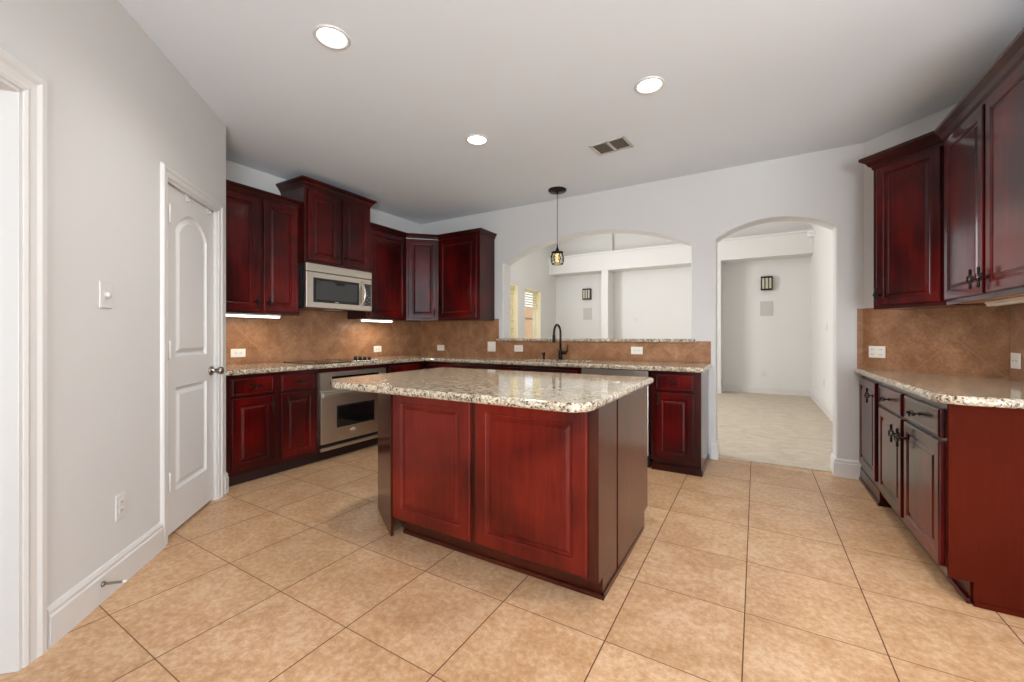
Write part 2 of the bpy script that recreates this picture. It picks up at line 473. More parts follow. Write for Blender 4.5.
# pantry interior and hallway backs (seen only past the openings)
wall_panel('wall_hallway', [(-4.2, 0), (-0.9, 0), (-0.9, HC + .05), (-4.2, HC + .05)], [], 0.1, (*PW(0, -1.35), 0), 3 * R45, 'wall')
wall_panel('wall_pantry_inside', [(-0.95, 0), (0.4, 0), (0.4, HC + .05), (-0.95, HC + .05)], [], 0.1, (*PW(0, -0.75), 0), 3 * R45, 'wall')
# ---- diagonal and right walls
def DW(s, out=0.0): return (0.755 + s * DG - out * DG, 4.34 - s * DG - out * DG)
wall_panel('wall_right_diagonal', [(0, 0), (0.8415, 0), (0.8415, HC + .05), (0, HC + .05)], [], 0.2, (0.755, 4.34, 0), -R45, 'wall')
wall_panel('wall_right', [(0, 0), (1.75, 0), (1.75, HC + .05), (0, HC + .05)], [], 0.2, (XR, 3.745, 0), -PI / 2, 'wall')
wall_panel('wall_nook', [(0, 0), (3.2, 0), (3.2, HC + .05), (0, HC + .05)], [], 0.2, (XR + 0.02, 1.995, 0), 0, 'wall')
nook_holes = [[(a, 0.75), (a + 1.55, 0.75), (a + 1.55, 2.35), (a, 2.35)] for a in (0.55, 2.45)]
wall_panel('wall_nook_east', [(0, 0), (5.4, 0), (5.4, HC + .05), (0, HC + .05)], nook_holes, 0.2, (4.5, 2.0, 0), -PI / 2, 'wall')
wall_panel('wall_front', [(0, 0), (4.3, 0), (4.3, HC + .05), (0, HC + .05)], [[(0.9, 0.05), (3.8, 0.05), (3.8, 2.2), (0.9, 2.2)]], 0.2, (4.6, -2.4, 0), PI, 'wall')
def window(name, loc, rotz, x0, x1, z0, z1, bars=1, depth=0.1):
    w = bpy.data.objects.new(name, None); COL.objects.link(w); w.location = loc; w.rotation_euler = (0, 0, rotz); tag(w, kind='structure')
    mb = MB(); f = 0.05
    mb.box(x0, x1, depth, depth + .05, z0, z0 + f); mb.box(x0, x1, depth, depth + .05, z1 - f, z1); mb.box(x0, x0 + f, depth, depth + .05, z0, z1); mb.box(x1 - f, x1, depth, depth + .05, z0, z1)
    for i in range(bars):
        x = x0 + (x1 - x0) * (i + 1) / (bars + 1); mb.box(x - .02, x + .02, depth + .005, depth + .045, z0, z1)
    mb.box(x0, x1, depth + .005, depth + .045, (z0 + z1) / 2 - .02, (z0 + z1) / 2 + .02)
    mb.build('window_frame', 'trim', w)
    mb = MB(); mb.box(x0 + .03, x1 - .03, depth + .022, depth + .028, z0 + .03, z1 - .03); mb.build('glass_pane', 'glass', w)
    return w
for i, a in enumerate((0.55, 2.45)): window('window_%d' % (i + 3), (4.5, 2.0, 0), -PI / 2, a, a + 1.55, 0.75, 2.35)  # invented windows, out of view, placed as openings for the nook fill
window('window_5', (4.6, -2.4, 0), PI, 0.9, 3.8, 0.05, 2.2, 2)  # invented patio-door window, out of view, added for the ceiling fill

# ---- living room shell
XLL = -4.45
W1 = (7.33, 7.76, 0.55, 2.26); W2 = (8.06, 8.87, 0.55, 2.245); WB = (4.85, 6.6, 0.5, 3.3)
wall_panel('wall_living_left', [(0, 0), (5.4, 0), (5.4, HL), (0, HL)], [[(w[0] - 4.4, w[2]), (w[1] - 4.4, w[2]), (w[1] - 4.4, w[3]), (w[0] - 4.4, w[3])] for w in (W1, W2, WB)], 0.2,
           (XLL, 4.4, 0), PI / 2, 'living_wall')
wall_panel('wall_living_right', [(0, 0), (5.5, 0), (5.5, HL), (0, HL)], [], 0.15, (0.90, 10.0, 0), -PI / 2, 'living_wall')
wall_panel('wall_living_far', [(0, 0), (5.9, 0), (5.9, HL), (0, HL)], [], 0.15, (-4.7, 9.75, 0), 0, 'living_wall')
mb = MB()
mb.box(XLL, 0.90, 9.30, 9.76, 2.69, 3.10); mb.box(XLL, 0.90, 9.27, 9.76, 3.08, 3.12)
tag(mb.build('wall_living_header', 'living_wall', bevel=0.006), kind='structure')
for x0, x1, nm in ((-3.10, -2.94, 'wall_living_pier_left'), (-0.77, -0.615, 'wall_living_pier_right')):
    mb = MB(); mb.box(x0, x1, 9.30, 9.76, 0, 2.70); tag(mb.build(nm, 'living_wall'), kind='structure')
mb = MB(); mb.box(XLL, -2.95, 9.66, 9.76, 3.11, HL); tag(mb.build('wall_living_upper', 'living_wall'), kind='structure')
def blind_window(name, w, slats_to, n):
    o = bpy.data.objects.new(name, None); COL.objects.link(o); o.location = (XLL, 0, 0); tag(o, kind='structure')
    y0, y1, z0, z1 = w
    mb = MB()                                   # cream reveal liner and frame
    for b in ((y0, y0 + .02, z0, z1), (y1 - .02, y1, z0, z1), (y0, y1, z0, z0 + .02), (y0, y1, z1 - .02, z1)): mb.box(-.17, -.002, b[0], b[1], b[2], b[3])
    for b in ((y0, y0 + .05, z0, z1), (y1 - .05, y1, z0, z1), (y0, y1, z0, z0 + .05), (y0, y1, z1 - .05, z1)): mb.box(-.2, -.15, b[0], b[1], b[2], b[3])
    mb.build('window_frame', 'cream', o)
    mb = MB(); mb.box(-.18, -.175, y0 + .04, y1 - .04, z0 + .04, z1 - .04); mb.build('glass_pane', 'glass', o)
    b = thing('window_blind', None, 'blind', (XLL - 0.09, 0, 0))
    mb = MB(); z = z1 - .06
    mb.box(-.025, .025, y0 + .025, y1 - .025, z1 - .055, z1 - .022); mb.build('headrail', 'slat', b)
    mb = MB(); step = 0.058
    while z > slats_to:
        for sx, tilt in ((1, 0),):
            vs = [mb.bm.verts.new(p) for p in ((-.022, y0 + .03, z - .011), (.022, y0 + .03, z + .011), (.022, y1 - .03, z + .011), (-.022, y1 - .03, z - .011),
                                               (-.022, y0 + .03, z - .008), (.022, y0 + .03, z + .014), (.022, y1 - .03, z + .014), (-.022, y1 - .03, z - .008))]
            for q in ((0, 3, 2, 1), (4, 5, 6, 7), (0, 1, 5, 4), (1, 2, 6, 5), (2, 3, 7, 6), (3, 0, 4, 7)): mb.face([vs[i] for i in q])
        z -= step
    mb.build('slats', 'slat', b)
    mb = MB(); mb.box(-.02, .02, y0 + .03, y1 - .03, z - .01, z + .012); mb.build('bottom_rail', 'slat', b)
    return b
b1 = blind_window('window_1', W1, 0.62, 0); tag(b1, 'cream slatted blind covering the whole narrow living-room window nearer the arch edge', 'blind')
b2 = blind_window('window_2', W2, 1.86, 0); tag(b2, 'half-raised cream slatted blind above the view of a wooden fence', 'blind')
window('window_6', (XLL, 4.4, 0), PI / 2, WB[0] - 4.4, WB[1] - 4.4, WB[2], WB[3], 1)  # added window, hidden from the camera, where the living-room fill sits
mb = MB(); mb.box(-8.05, -8.0, 2, 18, -0.3, 2.35); mb.box(-7.99, -7.95, 2, 18, 1.9, 2.0)
tag(mb.build('garden_fence', 'fence'), 'tall brown wooden board fence seen outside the living-room window', 'fence')

# ------------------------------------------------------------------ trim: baseboards, casings
BASE_PROF = [(0, 0), (0.017, 0), (0.017, 0.112), (0.012, 0.120), (0.013, 0.132), (0.006, 0.146), (0, 0.150)]
def baseboard(name, path, mat='trim'):
    """path runs so that the room lies to its right"""
    mb = MB(); mb.sweep(path, BASE_PROF); return tag(mb.build(name, mat), kind='structure')
baseboard('baseboard_pantry_wall', [PW(-0.848), PW(-1.590)][::-1])
baseboard('baseboard_pantry_corner', [PW(-0.045), PW(0.0), (PX - 0.0, PY + 0.0)][:2] + [(PX - 0.05, PY + 0.012)])
baseboard('baseboard_pantry_wall_front', [PW(-6.7), PW(-2.64)])
baseboard('baseboard_back_right', [(A2[1] , YB + WT), (A2[1], YB), (0.735, YB)])
baseboard('baseboard_back_pier', [(-0.372, YB), (A2[0], YB), (A2[0], YB + WT)])
LB = [(o, h + 0.008) for o, h in BASE_PROF]
mb = MB(); mb.sweep([(-0.615, 9.30), (-0.615, 9.75), (0.90, 9.75), (0.90, YB + WT)], BASE_PROF); tag(mb.build('baseboard_living_right', 'trim'), kind='structure')
mb = MB(); mb.sweep([(-2.94, 9.75), (-0.77, 9.75)], BASE_PROF); tag(mb.build('baseboard_living_far', 'trim'), kind='structure')
mb = MB(); mb.sweep([(-0.77, 9.30), (-0.615, 9.30)], BASE_PROF); tag(mb.build('baseboard_living_pier', 'trim'), kind='structure')
CAS = [(0, 0), (0, -0.005), (0.010, -0.009), (0.020, -0.007), (0.040, -0.009), (0.052, -0.016), (0.070, -0.016), (0.078, -0.009), (0.082, 0)]
def casing(name, s0, s1, top, w=0.085):
    mb = MB()
    pr_ = [(o * w / 0.082, h) for o, h in CAS]
    mb.sweep([(s1, 0.0), (s1, top), (s0, top), (s0, 0.0)], pr_, plane='xz')
    o = mb.build(name, 'trim', loc=(PX, PY, 0), rotz=3 * R45)
    return tag(o, kind='structure')
casing('trim_1', DO0, DO1, DOT, 0.064)
casing('trim_2', HO0, HO1, HOT, 0.093)
# jamb linings (with door stops)
def jamb(name, s0, s1, top):
    mb = MB()
    mb.box(s0 - .001, s0 + .015, 0, .135, 0, top); mb.box(s1 - .015, s1 + .001, 0, .135, 0, top); mb.box(s0, s1, 0, .135, top - .015, top + .001)
    mb.box(s0 + .014, s0 + .026, .055, .09, 0, top - .014); mb.box(s1 - .026, s1 - .014, .055, .09, 0, top - .014); mb.box(s0, s1, .055, .09, top - .027, top - .014)
    return tag(mb.build(name, 'trim', loc=(PX, PY, 0), rotz=3 * R45, bevel=.0015), kind='structure')
jamb('trim_3', DO0, DO1, DOT)
jamb('trim_4', HO0, HO1, HOT)
# far-side casing of the hallway opening
mb = MB(); mb.box(HO1 - .004, HO1 + .08, .13, .148, 0, HOT + .08); mb.box(HO0 - .08, HO0 + .004, .13, .148, 0, HOT + .08); mb.box(HO0, HO1, .13, .148, HOT - .004, HOT + .08)
tag(mb.build('trim_5', 'trim', loc=(PX, PY, 0), rotz=3 * R45, bevel=.003), kind='structure')

# ------------------------------------------------------------------ pantry door
door = bpy.data.objects.new('door_1', None); COL.objects.link(door); door.location = (PX, PY, 0); door.rotation_euler = (0, 0, 3 * R45); tag(door, kind='structure')
d0, d1 = DO0 + .018, DO1 - .018; dz0, dz1 = 0.022, DOT - .019
def arch_outline(x0, x1, z0, z1, rise, ins, n=12):
    a, b = x0 + ins, x1 - ins
    pts = [(a, z0 + ins), (b, z0 + ins)]
    if rise <= 0: return pts + [(b, z1 - ins), (a, z1 - ins)] + []
    h = (x1 - x0) / 2; r = (h * h + rise * rise) / (2 * rise); cz = z1 - r; rr = r - ins; cxx = (x0 + x1) / 2; hh = h - ins
    a0 = math.asin(hh / rr)
    for i in range(n + 1):
        q = a0 - 2 * a0 * i / n; pts.append((cxx + rr * math.sin(q), cz + rr * math.cos(q)))
    return pts
pan_x0, pan_x1 = -0.655, -0.262
panels = [(pan_x0, pan_x1, 1.045, 1.925, 0.125), (pan_x0, pan_x1, 0.255, 0.865, 0)]
mb = MB()
outer = [mb.bm.verts.new((x, .018, z)) for x, z in ((d0, dz0), (d1, dz0), (d1, dz1), (d0, dz1))]
back = [mb.bm.verts.new((x, .052, z)) for x, z in ((d0, dz0), (d1, dz0), (d1, dz1), (d0, dz1))]
holes = []
for p in panels:
    lo = []
    for ins, dy in ((0, .018), (.008, .030), (.018, .034), (.024, .034), (.046, .021), (.050, .020)):
        lo.append([(x, dy, z) for x, z in arch_outline(*p, ins)])
    R = mb.rings(lo, cap=False); holes.append(R[0]); mb.face(R[-1])
mb.fill([outer] + holes); mb.face(back)
for i in range(4):
    j = (i + 1) % 4; mb.face([outer[i], outer[j], back[j], back[i]])
mb.build('door_leaf', 'door_paint', door)
mb = MB(); kx, kz = -0.205, 0.926
mb.lathe([(.0325, .018), (.0325, .012), (.029, .007), (.014, .004), (.011, -.012), (.013, -.020), (.022, -.028), (.0275, -.040), (.0275, -.048), (.022, -.058), (.010, -.063), (0, -.064)], (kx, 0, kz), 'y', 24)
mb.build('door_knob', 'nickel', door)
for z in (1.866, 1.089, 0.335):
    mb = MB(); mb.lathe([(.003, z - .056), (.007, z - .052), (.007, z + .052), (.003, z + .056)], (d0 + .003, -.004, 0), 'z', 10)
    for k in range(3): mb.lathe([(.0075, z - .034 + .034 * k - .001), (.0085, z - .034 + .034 * k), (.0075, z - .034 + .034 * k + .001)], (d0 + .003, -.004, 0), 'z', 10)
    mb.box(d0 + .001, d0 + .005, -.002, .019, z - .05, z + .05); mb.build('hinge', 'trim', door)
for s_ in (-0.525, -0.245):
    t_ = thing('over_door_hook', 'small white hook clipped over the pantry door, ' + ('the one nearer the hinges' if s_ < -.4 else 'the one nearer the knob side'), 'hook', (*PW(s_), 0), 3 * R45, 'white hooks over the pantry door')
    mb = MB(); mb.box(-.012, .012, .0145, .0175, dz1 - .035, dz1 + .003); mb.box(-.012, .012, .0145, .06, dz1 + .0005, dz1 + .003)
    mb.box(-.006, .006, .004, .016, dz1 - .035, dz1 - .028); mb.box(-.006, .006, .002, .006, dz1 - .035, dz1 - .018)
    mb.build('clip', 'trim', t_, bevel=.001)

# ------------------------------------------------------------------ cabinet hardware: birdcage pulls
def pull_mesh(horizontal):
    mb = MB()
    L = 0.052
    def P(a, b, c): return (c, a, b) if horizontal else (b, a, c)       # a = out (-y), b = side, c = along
    def spind(sgn):
        prof = [(0.0065, .019), (0.0045, .025), (0.0080, .031), (0.0058, .037), (0.0080, .045), (0.0045, L), (0, L + .003)]
        seg = 8; rs = []
        for r, h in prof:
            rs.append([mb.bm.verts.new(P(-.034 + r * math.sin(2 * PI * i / seg), r * math.cos(2 * PI * i / seg), sgn * h)) for i in range(seg)])
        for a, b in zip(rs, rs[1:]):
            for i in range(seg):
                f = mb.face([a[i], a[(i + 1) % seg], b[(i + 1) % seg], b[i]])
                if f: f.smooth = True
        mb.face(rs[0][::-1])
    spind(1); spind(-1)
    for k in range(4):
        pts = []
        for i in range(9):
            u = -1 + 2 * i / 8; r = 0.004 + 0.0105 * math.cos(u * PI / 2); a = k * PI / 2 + u * 1.1 + .5
            pts.append(P(-.034 + r * math.sin(a), r * math.cos(a), u * .021))
        mb.tube(pts, 0.0026, 6)
    mb.lathe([(.010, 0.0), (.010, -.003), (.0045, -.006), (.0038, -.026), (.006, -.032)], (0, 0, 0), 'y', 10)
    bmesh.ops.recalc_face_normals(mb.bm, faces=mb.bm.faces)
    me = bpy.data.meshes.new('birdcage_pull'); mb.bm.to_mesh(me); mb.bm.free(); me.materials.append(M['bronze']); return me
PULL_V, PULL_H = pull_mesh(False), pull_mesh(True)
def pull(parent, x, z, y=0.0, horizontal=False):
    o = bpy.data.objects.new('handle', PULL_H if horizontal else PULL_V); COL.objects.link(o); o.parent = parent; o.location = (x, y, z); return o

# ------------------------------------------------------------------ cabinet fronts
def raised_rect(mb, x0, x1, z0, z1, yf, thick=0.02, frame=0.062, k=0, flat=False):
    """a frame-and-raised-panel front; its face is at y = yf, towards -y"""
    if flat: prof = [(0, thick), (0, .006), (.003, .002), (.007, 0), (.012, 0)]
    else:
        prof = [(0, thick), (0, .004), (.003, .001), (.006, 0), (frame - .012, 0), (frame - .009, .0025), (frame - .004, .003), (frame, .009), (frame + .004, .010),
                (frame + .009, .010), (frame + .024, .004), (frame + .025, .0015), (frame + .029, .0015)]
    loops = [[(x0 + i, yf + d, z0 + i), (x1 - i, yf + d, z0 + i), (x1 - i, yf + d, z1 - i), (x0 + i, yf + d, z1 - i)] for i, d in prof]
    R = mb.rings(loops, k, True); mb.face(R[0][::-1], k)
def cab_door(parent, x0, x1, z0, z1, mat='cherry', hx=None, hz=None, frame=0.062, name='door', y=-0.021, t_=0.0205, label=None):
    mb = MB(); raised_rect(mb, x0, x1, z0, z1, y, t_, frame)
    o = mb.build(name, mat, parent)
    if hx is not None: pull(o, hx, hz, y)
    if label: o['label'] = label
    return o
def cab_drawer(parent, x0, x1, z0, z1, mat='cherry', y=-0.021):
    mb = MB(); prof = [(0, .0205), (0, .007), (.004, .002), (.009, .0), (.016, 0), (.020, .002), (.024, .0015)]
    loops = [[(x0 + i, y + d, z0 + i), (x1 - i, y + d, z0 + i), (x1 - i, y + d, z1 - i), (x0 + i, y + d, z1 - i)] for i, d in prof]
    R = mb.rings(loops); mb.face(R[0][::-1])
    o = mb.build('drawer', mat, parent); pull(o, (x0 + x1) / 2, (z0 + z1) / 2, y + .0015, True); return o
def crown(parent, path, z0, z1, out=0.045, mat='cherry_frame'):
    h = z1 - z0
    prof = [(0, z0), (.006, z0), (.008, z0 + h * .18), (out * .35, z0 + h * .30), (out * .55, z0 + h * .55), (out * .85, z0 + h * .72), (out, z0 + h * .80), (out, z1), (0, z1)]
    mb = MB(); mb.sweep(path, prof); return mb.build('crown_moulding', mat, parent)

# ================================================================== LEFT WALL (local x = world +Y, local -y = world +X)
# base cabinets
ZC0, ZC1 = 0.868, 0.908                # underside and top of the granite
def left_base(name, label, y0, y1, **kw):
    return thing(name, label, 'cabinet', (-3.45, y0, 0), PI / 2, **kw)
c = left_base('base_cabinet', 'dark cherry base cabinet with two drawers over two doors, beside the pantry corner', 1.565, 2.33)
w = 2.33 - 1.565
mb = MB(); mb.box(0, w, 0, .60, .09, ZC0 - .002); mb.build('body', 'cherry_frame', c, bevel=.002)
mb = MB(); mb.box(0, w, .065, .60, 0, .09); mb.build('toe_kick', 'dark_gap', c)
cab_drawer(c, .045, .365, .700, .838); cab_drawer(c, .425, .735, .700, .838)
cab_door(c, .045, .365, .135, .682, hx=.335, hz=.612); cab_door(c, .425, .735, .135, .682, hx=.457, hz=.612)
# oven housing cabinet and oven
c = left_base('oven_cabinet', 'dark cherry cabinet framing the built-in steel oven under the cooktop', 2.331, 3.135)
mb = MB()
mb.box(0, .012, 0, .60, .09, ZC0 - .002); mb.box(.792, .804, 0, .60, .09, ZC0 - .002); mb.box(.012, .792, 0, .60, .832, ZC0 - .002); mb.box(.012, .792, 0, .60, .09, .10)
mb.build('body', 'cherry_frame', c, bevel=.001)
mb = MB(); mb.box(0, .804, .065, .60, 0, .09); mb.build('toe_kick', 'dark_gap', c)
ov = thing('wall_oven', 'stainless steel built-in oven with dark window under the cooktop', 'oven', (-3.45, 2.345, 0), PI / 2)
W_ = .776
mb = MB(); mb.box(.004, W_ - .004, 0, .55, .104, .828); mb.build('body', 'steel', ov)
mb = MB(); mb.box(0, W_, -.022, -.0005, .672, .828, 'steel'); mb.box(.118, W_ - .10, -.0235, -.021, .684, .788, 'black_glass'); mb.box(.60, .64, -.0242, -.023, .722, .740, 'ink'); mb.build('control_panel', None, ov, bevel=.002)
dr = None
mb = MB(); mb.box(0, W_, -.032, -.0005, .168, .655); dr = mb.build('door', 'steel', ov, bevel=.004)
mb = MB(); mb.box(.165, .610, -.0345, -.0315, .300, .508, 'black'); mb.box(.180, .595, -.0355, -.034, .315, .493, 'black_glass'); mb.build('window', None, dr)
mb = MB(); mb.box(0, W_, -.068, -.052, .600, .640); mb.box(.01, .045, -.054, -.031, .604, .636); mb.box(W_ - .045, W_ - .01, -.054, -.031, .604, .636); mb.build('handle', 'steel', dr, bevel=.006, seg=3)
mb = MB()
pts = [(.345 + .030 * math.cos(a), -.0335, .252 + .011 * math.sin(a)) for a in [2 * PI * i / 20 for i in range(20)]]
mb.tube(pts, .0018, 6, closed=True); pts = [(.345 + .022 * math.cos(a) + .006, -.0335, .256 + .011 * math.sin(a)) for a in [2 * PI * i / 20 for i in range(12)]]
mb.tube(pts, .0018, 6); mb.box(.325, .366, -.034, -.032, .250, .2535); mb.build('emblem', 'ink', dr)
mb = MB(); mb.box(.0, W_, -.010, -.0005, .128, .166, 'black'); mb.box(0, W_, -.032, -.0005, .104, .134, 'steel'); mb.build('vent_trim', None, ov, bevel=.002)
# hidden-behind-the-island cabinet up to the corner
c = left_base('corner_base_cabinet', 'dark cherry base cabinet filling the corner between oven and sink run', 3.136, 3.70)
mb = MB(); mb.prism([(0, 0), (.564, 0), (.59, 0), (.59, .60), (0, .60)], .09, ZC0 - .002); mb.build('body', 'cherry_frame', c, bevel=.002)
mb = MB(); mb.box(0, .56, .065, .60, 0, .09); mb.build('toe_kick', 'dark_gap', c)
cab_drawer(c, .04, .50, .700, .838); cab_door(c, .04, .50, .135, .682, hx=.46, hz=.612)

# ---- L-shaped countertop (left run + back run), with a sink cut-out
L_poly = [(XL, 1.562), (-3.418, 1.562), (-3.418, 3.682), (-0.356, 3.682), (-0.356, YB), (XL, YB)]
L_poly = rounded(L_poly, [0, .0, .02, .025, 0, 0], 4)
sink_hole = rounded([(-2.16, 3.80), (-1.46, 3.80), (-1.46, 4.17), (-2.16, 4.17)], [.05] * 4, 4)
mb = MB(); mb.slab(L_poly, [sink_hole], ZC0, ZC1, .012)
tag(mb.build('countertop', 'granite'), 'long L-shaped speckled granite worktop running from the cooktop to the sink and dishwasher', 'worktop')
sk = thing('kitchen_sink', 'undermounted steel sink basin below the bronze faucet', 'sink', (-1.81, 3.985, ZC0 - .002))
mb = MB()
inner = lambda d, z: [(x, y, z) for x, y in rounded([(-.36 + d, -.195 + d), (.36 - d, -.195 + d), (.36 - d, .195 - d), (-.36 + d, .195 - d)], [.05] * 4, 4)]
mb.rings([inner(-.02, 0), inner(.0, 0), inner(.004, -.01), inner(.012, -.17), inner(.03, -.19)]); mb.build('basin', 'porcelain_steel', sk, smooth=False)
mb = MB(); mb.lathe([(.045, -.189), (.045, -.186), (.03, -.185), (.01, -.188)], (0, 0, 0)); mb.build('drain', 'nickel', sk)
# cooktop
ck = thing('cooktop', 'black glass electric cooktop with four knobs set in the granite under the microwave', 'cooktop', (-3.77, 2.72, ZC1))
mb = MB(); mb.prism(rounded([(-.24, -.39), (.27, -.39), (.27, .39), (-.24, .39)], [.02] * 4, 4), .0, .006); mb.build('glass_top', 'black_glass', ck, bevel=.002)
for k in range(4):
    mb = MB(); mb.lathe([(.020, .006), (.020, .014), (.017, .030), (.015, .032), (0, .032)], (-.04 + .075 * k, .315, 0), seg=16); mb.box(-.043 + .075 * k, -.037 + .075 * k, .298, .332, .032, .036); mb.build('knob', 'black', ck)
for x, y, r in ((-.12, -.2, .09), (.12, -.2, .075), (-.12, .1, .075), (.12, .1, .10)):
    mb = MB(); mb.tube([(x + r * math.cos(2 * PI * i / 28), y + r * math.sin(2 * PI * i / 28), .0062) for i in range(28)], .0012, 5, closed=True); mb.build('burner_ring', 'dark_panel', ck)

# ---- backsplashes
def splash(name, label, poly, loc, rotz, x0, wrap=0):
    mb = MB(); k = mb.mi(splash_mat(name + '_tile', x0))
    F = [mb.bm.verts.new((x, -.008, z)) for x, z in poly]; B = [mb.bm.verts.new((x, 0, z)) for x, z in poly]
    mb.fill([F], k); mb.fill([B], k)
    for i in range(len(F)):
        j = (i + 1) % len(F); mb.face([F[i], F[j], B[j], B[i]], k)
    if wrap:                                    # short return of the tiling on to the arched wall
        a, b = poly[0][1], poly[-1][1]; q = [(0, 0), (-wrap * DG, -wrap * DG), (-wrap * DG + .008 * DG, -wrap * DG - .008 * DG), (-.003, -.008)]
        mb.prism(q[::-1], a, b, mb.mats[0])
    return tag(mb.build(name, None, loc=loc, rotz=rotz), label, 'backsplash')
splash('backsplash', 'brown diagonal-tile backsplash on the cooktop wall', [(0, ZC1), (YB - 1.562, ZC1), (YB - 1.562, 1.46), (0, 1.46)], (XL, 1.562, 0), PI / 2, 3.468 - 1.562)
splash('backsplash', 'brown diagonal-tile backsplash stepping down behind the sink under the pass-through', [(0, ZC1), (3.70, ZC1), (3.70, 1.118), (3.572, 1.118), (3.572, 1.1055), (1.308, 1.1055), (1.308, 1.384), (0, 1.384)], (XL, YB, 0), 0, -0.42 - XL)
splash('backsplash', 'brown diagonal-tile backsplash on the angled wall above the right-hand counter', [(-.003, ZC1), (.8375, ZC1), (.8375, 1.392), (-.003, 1.392)], (0.755, 4.34, 0), -R45, .581, wrap=.045)
splash('backsplash', 'greyish-brown tile backsplash meeting the angled wall at the photo edge', [(0.004, ZC1), (1.22, ZC1), (1.22, 1.392), (0.004, 1.392)], (XR, 3.745, 0), -PI / 2, .05)

# ---- pass-through ledge
led = [(-2.79, YB - .035), (-.505, YB - .035), (-.505, YB - .002), (-.549, YB - .002), (-.549, YB + WT + .26), (-2.697, YB + WT + .26), (-2.697, YB - .002), (-2.79, YB - .002)]
mb = MB(); mb.slab(led, [], 1.1065, 1.140, .008)
tag(mb.build('bar_ledge', 'granite'), 'narrow granite ledge along the sill of the arched pass-through', 'ledge')

# ---- faucet and soap dispenser
fc = thing('kitchen_faucet', 'dark bronze gooseneck faucet with side lever behind the sink', 'faucet', (-1.862, 4.19, ZC1))
mb = MB(); mb.lathe([(.030, 0), (.030, .008), (.024, .014), (.023, .09), (.021, .10), (.015, .115)], seg=20); mb.build('base', 'bronze', fc)
mb = MB()
pts = [(0, 0, .10), (0, 0, .20), (0, 0, .29)] + [(-.0 * i, -.085 + .085 * math.cos(PI * i / 12), .29 + .092 * math.sin(PI * i / 12)) for i in range(1, 13)] + [(0, -.172, .27)]
mb.tube(pts, .0125, 12); mb.build('spout', 'bronze', fc)
mb = MB(); mb.lathe([(.0135, .275), (.016, .262), (.0185, .215), (.020, .195), (.017, .190), (0, .190)], (0, -.172, 0), seg=16); mb.build('spray_head', 'bronze', fc)
mb = MB(); mb.tube([(.010, 0, .075), (.070, 0, .080)], .021, 12); mb.tube([(.066, 0, .080), (.085, .0, .110), (.088, 0, .165)], [.011, .008, .006], 8); mb.build('lever', 'bronze', fc)
sd = thing('soap_dispenser', 'short dark bronze soap dispenser standing beside the faucet', 'dispenser', (-2.06, 4.18, ZC1))
mb = MB(); mb.lathe([(.019, 0), (.019, .006), (.012, .012), (.012, .045), (.016, .050), (.016, .072), (.010, .078), (0, .079)], seg=14); mb.build('body', 'bronze', sd)
mb = MB(); mb.tube([(0, 0, .068), (0, -.035, .070), (0, -.045, .060)], .006, 8); mb.build('nozzle', 'bronze', sd)

# ================================================================== BACK RUN base (local x = world X)
c = thing('sink_base_cabinet', 'dark cherry sink base cabinet mostly hidden behind the island', 'cabinet', (-3.40, 3.72, 0))
w = 1.965
mb = MB(); mb.box(0, w, 0, .08, .09, ZC0 - .002); mb.box(0, w, .08, .60, .09, .60); mb.build('body', 'cherry_frame', c, bevel=.002)
mb = MB(); mb.box(0, w, .065, .60, 0, .09); mb.build('toe_kick', 'dark_gap', c)
for a in (.06, .70, 1.34): cab_drawer(c, a, a + .58, .710, .838); cab_door(c, a, a + .58, .135, .69, hx=a + .54, hz=.62)
dw = thing('dishwasher', 'stainless steel dishwasher under the counter beside the end cabinet', 'dishwasher', (-1.425, 3.72, 0))
mb = MB(); mb.box(.003, .615, .01, .58, .10, ZC0 - .006); mb.build('body', 'dark_panel', dw)
mb = MB(); mb.box(.003, .615, -.028, .009, .12, .735); mb.build('door', 'steel', dw, bevel=.004)
mb = MB(); mb.box(.003, .615, -.034, .009, .742, ZC0 - .008, 'steel'); mb.box(.20, .30, -.0345, -.033, .80, .815, 'black'); mb.build('control_panel', None, dw, bevel=.005)
mb = MB(); mb.box(.003, .615, .045, .10, .0, .112); mb.build('toe_kick', 'black', dw)
c = thing('base_cabinet', 'narrow cherry base cabinet with one drawer and one door ending the sink run', 'cabinet', (-.795, 3.72, 0))
w = .400
mb = MB(); mb.box(0, w, 0, .60, .09, ZC0 - .002); mb.box(.02, w - .001, .03, .60, 0, .09); mb.box(.005, w + .004, .018, .032, 0, .06); mb.build('body', 'cherry_frame', c, bevel=.002)
mb = MB(); mb.box(w, w + .006, .0, .60, .0, ZC0 - .002); mb.box(w, w + .013, .025, .60, .0, .05); mb.build('end_panel', 'cherry_frame', c, bevel=.001)
cab_drawer(c, .040, .350, .700, .838); cab_door(c, .040, .350, .120, .682, hx=.070, hz=.628)

# ================================================================== UPPER CABINETS, left and back
ZU0, ZU1 = 1.362, 2.40
def upper(name, label, loc, rotz, poly, z0=ZU0, z1=ZU1, group=None, rail=True):
    c = thing(name, label, 'cabinet', loc, rotz, group)
    mb = MB(); mb.prism(poly, z0, z1); mb.build('body', 'cherry_frame', c, bevel=.002)
    return c
def rect(w, d): return [(0, 0), (w, 0), (w, d), (0, d)]
c = upper('wall_cabinet', 'tall two-door dark cherry wall cabinet beside the pantry wall corner', (-3.74, 1.565, 0), PI / 2, rect(.778, .32))
cab_door(c, .045, .395, 1.387, 2.372, hx=.365, hz=1.462); cab_door(c, .435, .750, 1.387, 2.372, hx=.467, hz=1.462)
crown(c, [(0, 0), (.778, 0)], 2.378, 2.442, .035)
c = upper('microwave_cabinet', 'raised two-door cherry wall cabinet standing proud above the microwave', (-3.67, 2.345, 0), PI / 2, rect(.772, .39), 1.868, 2.605)
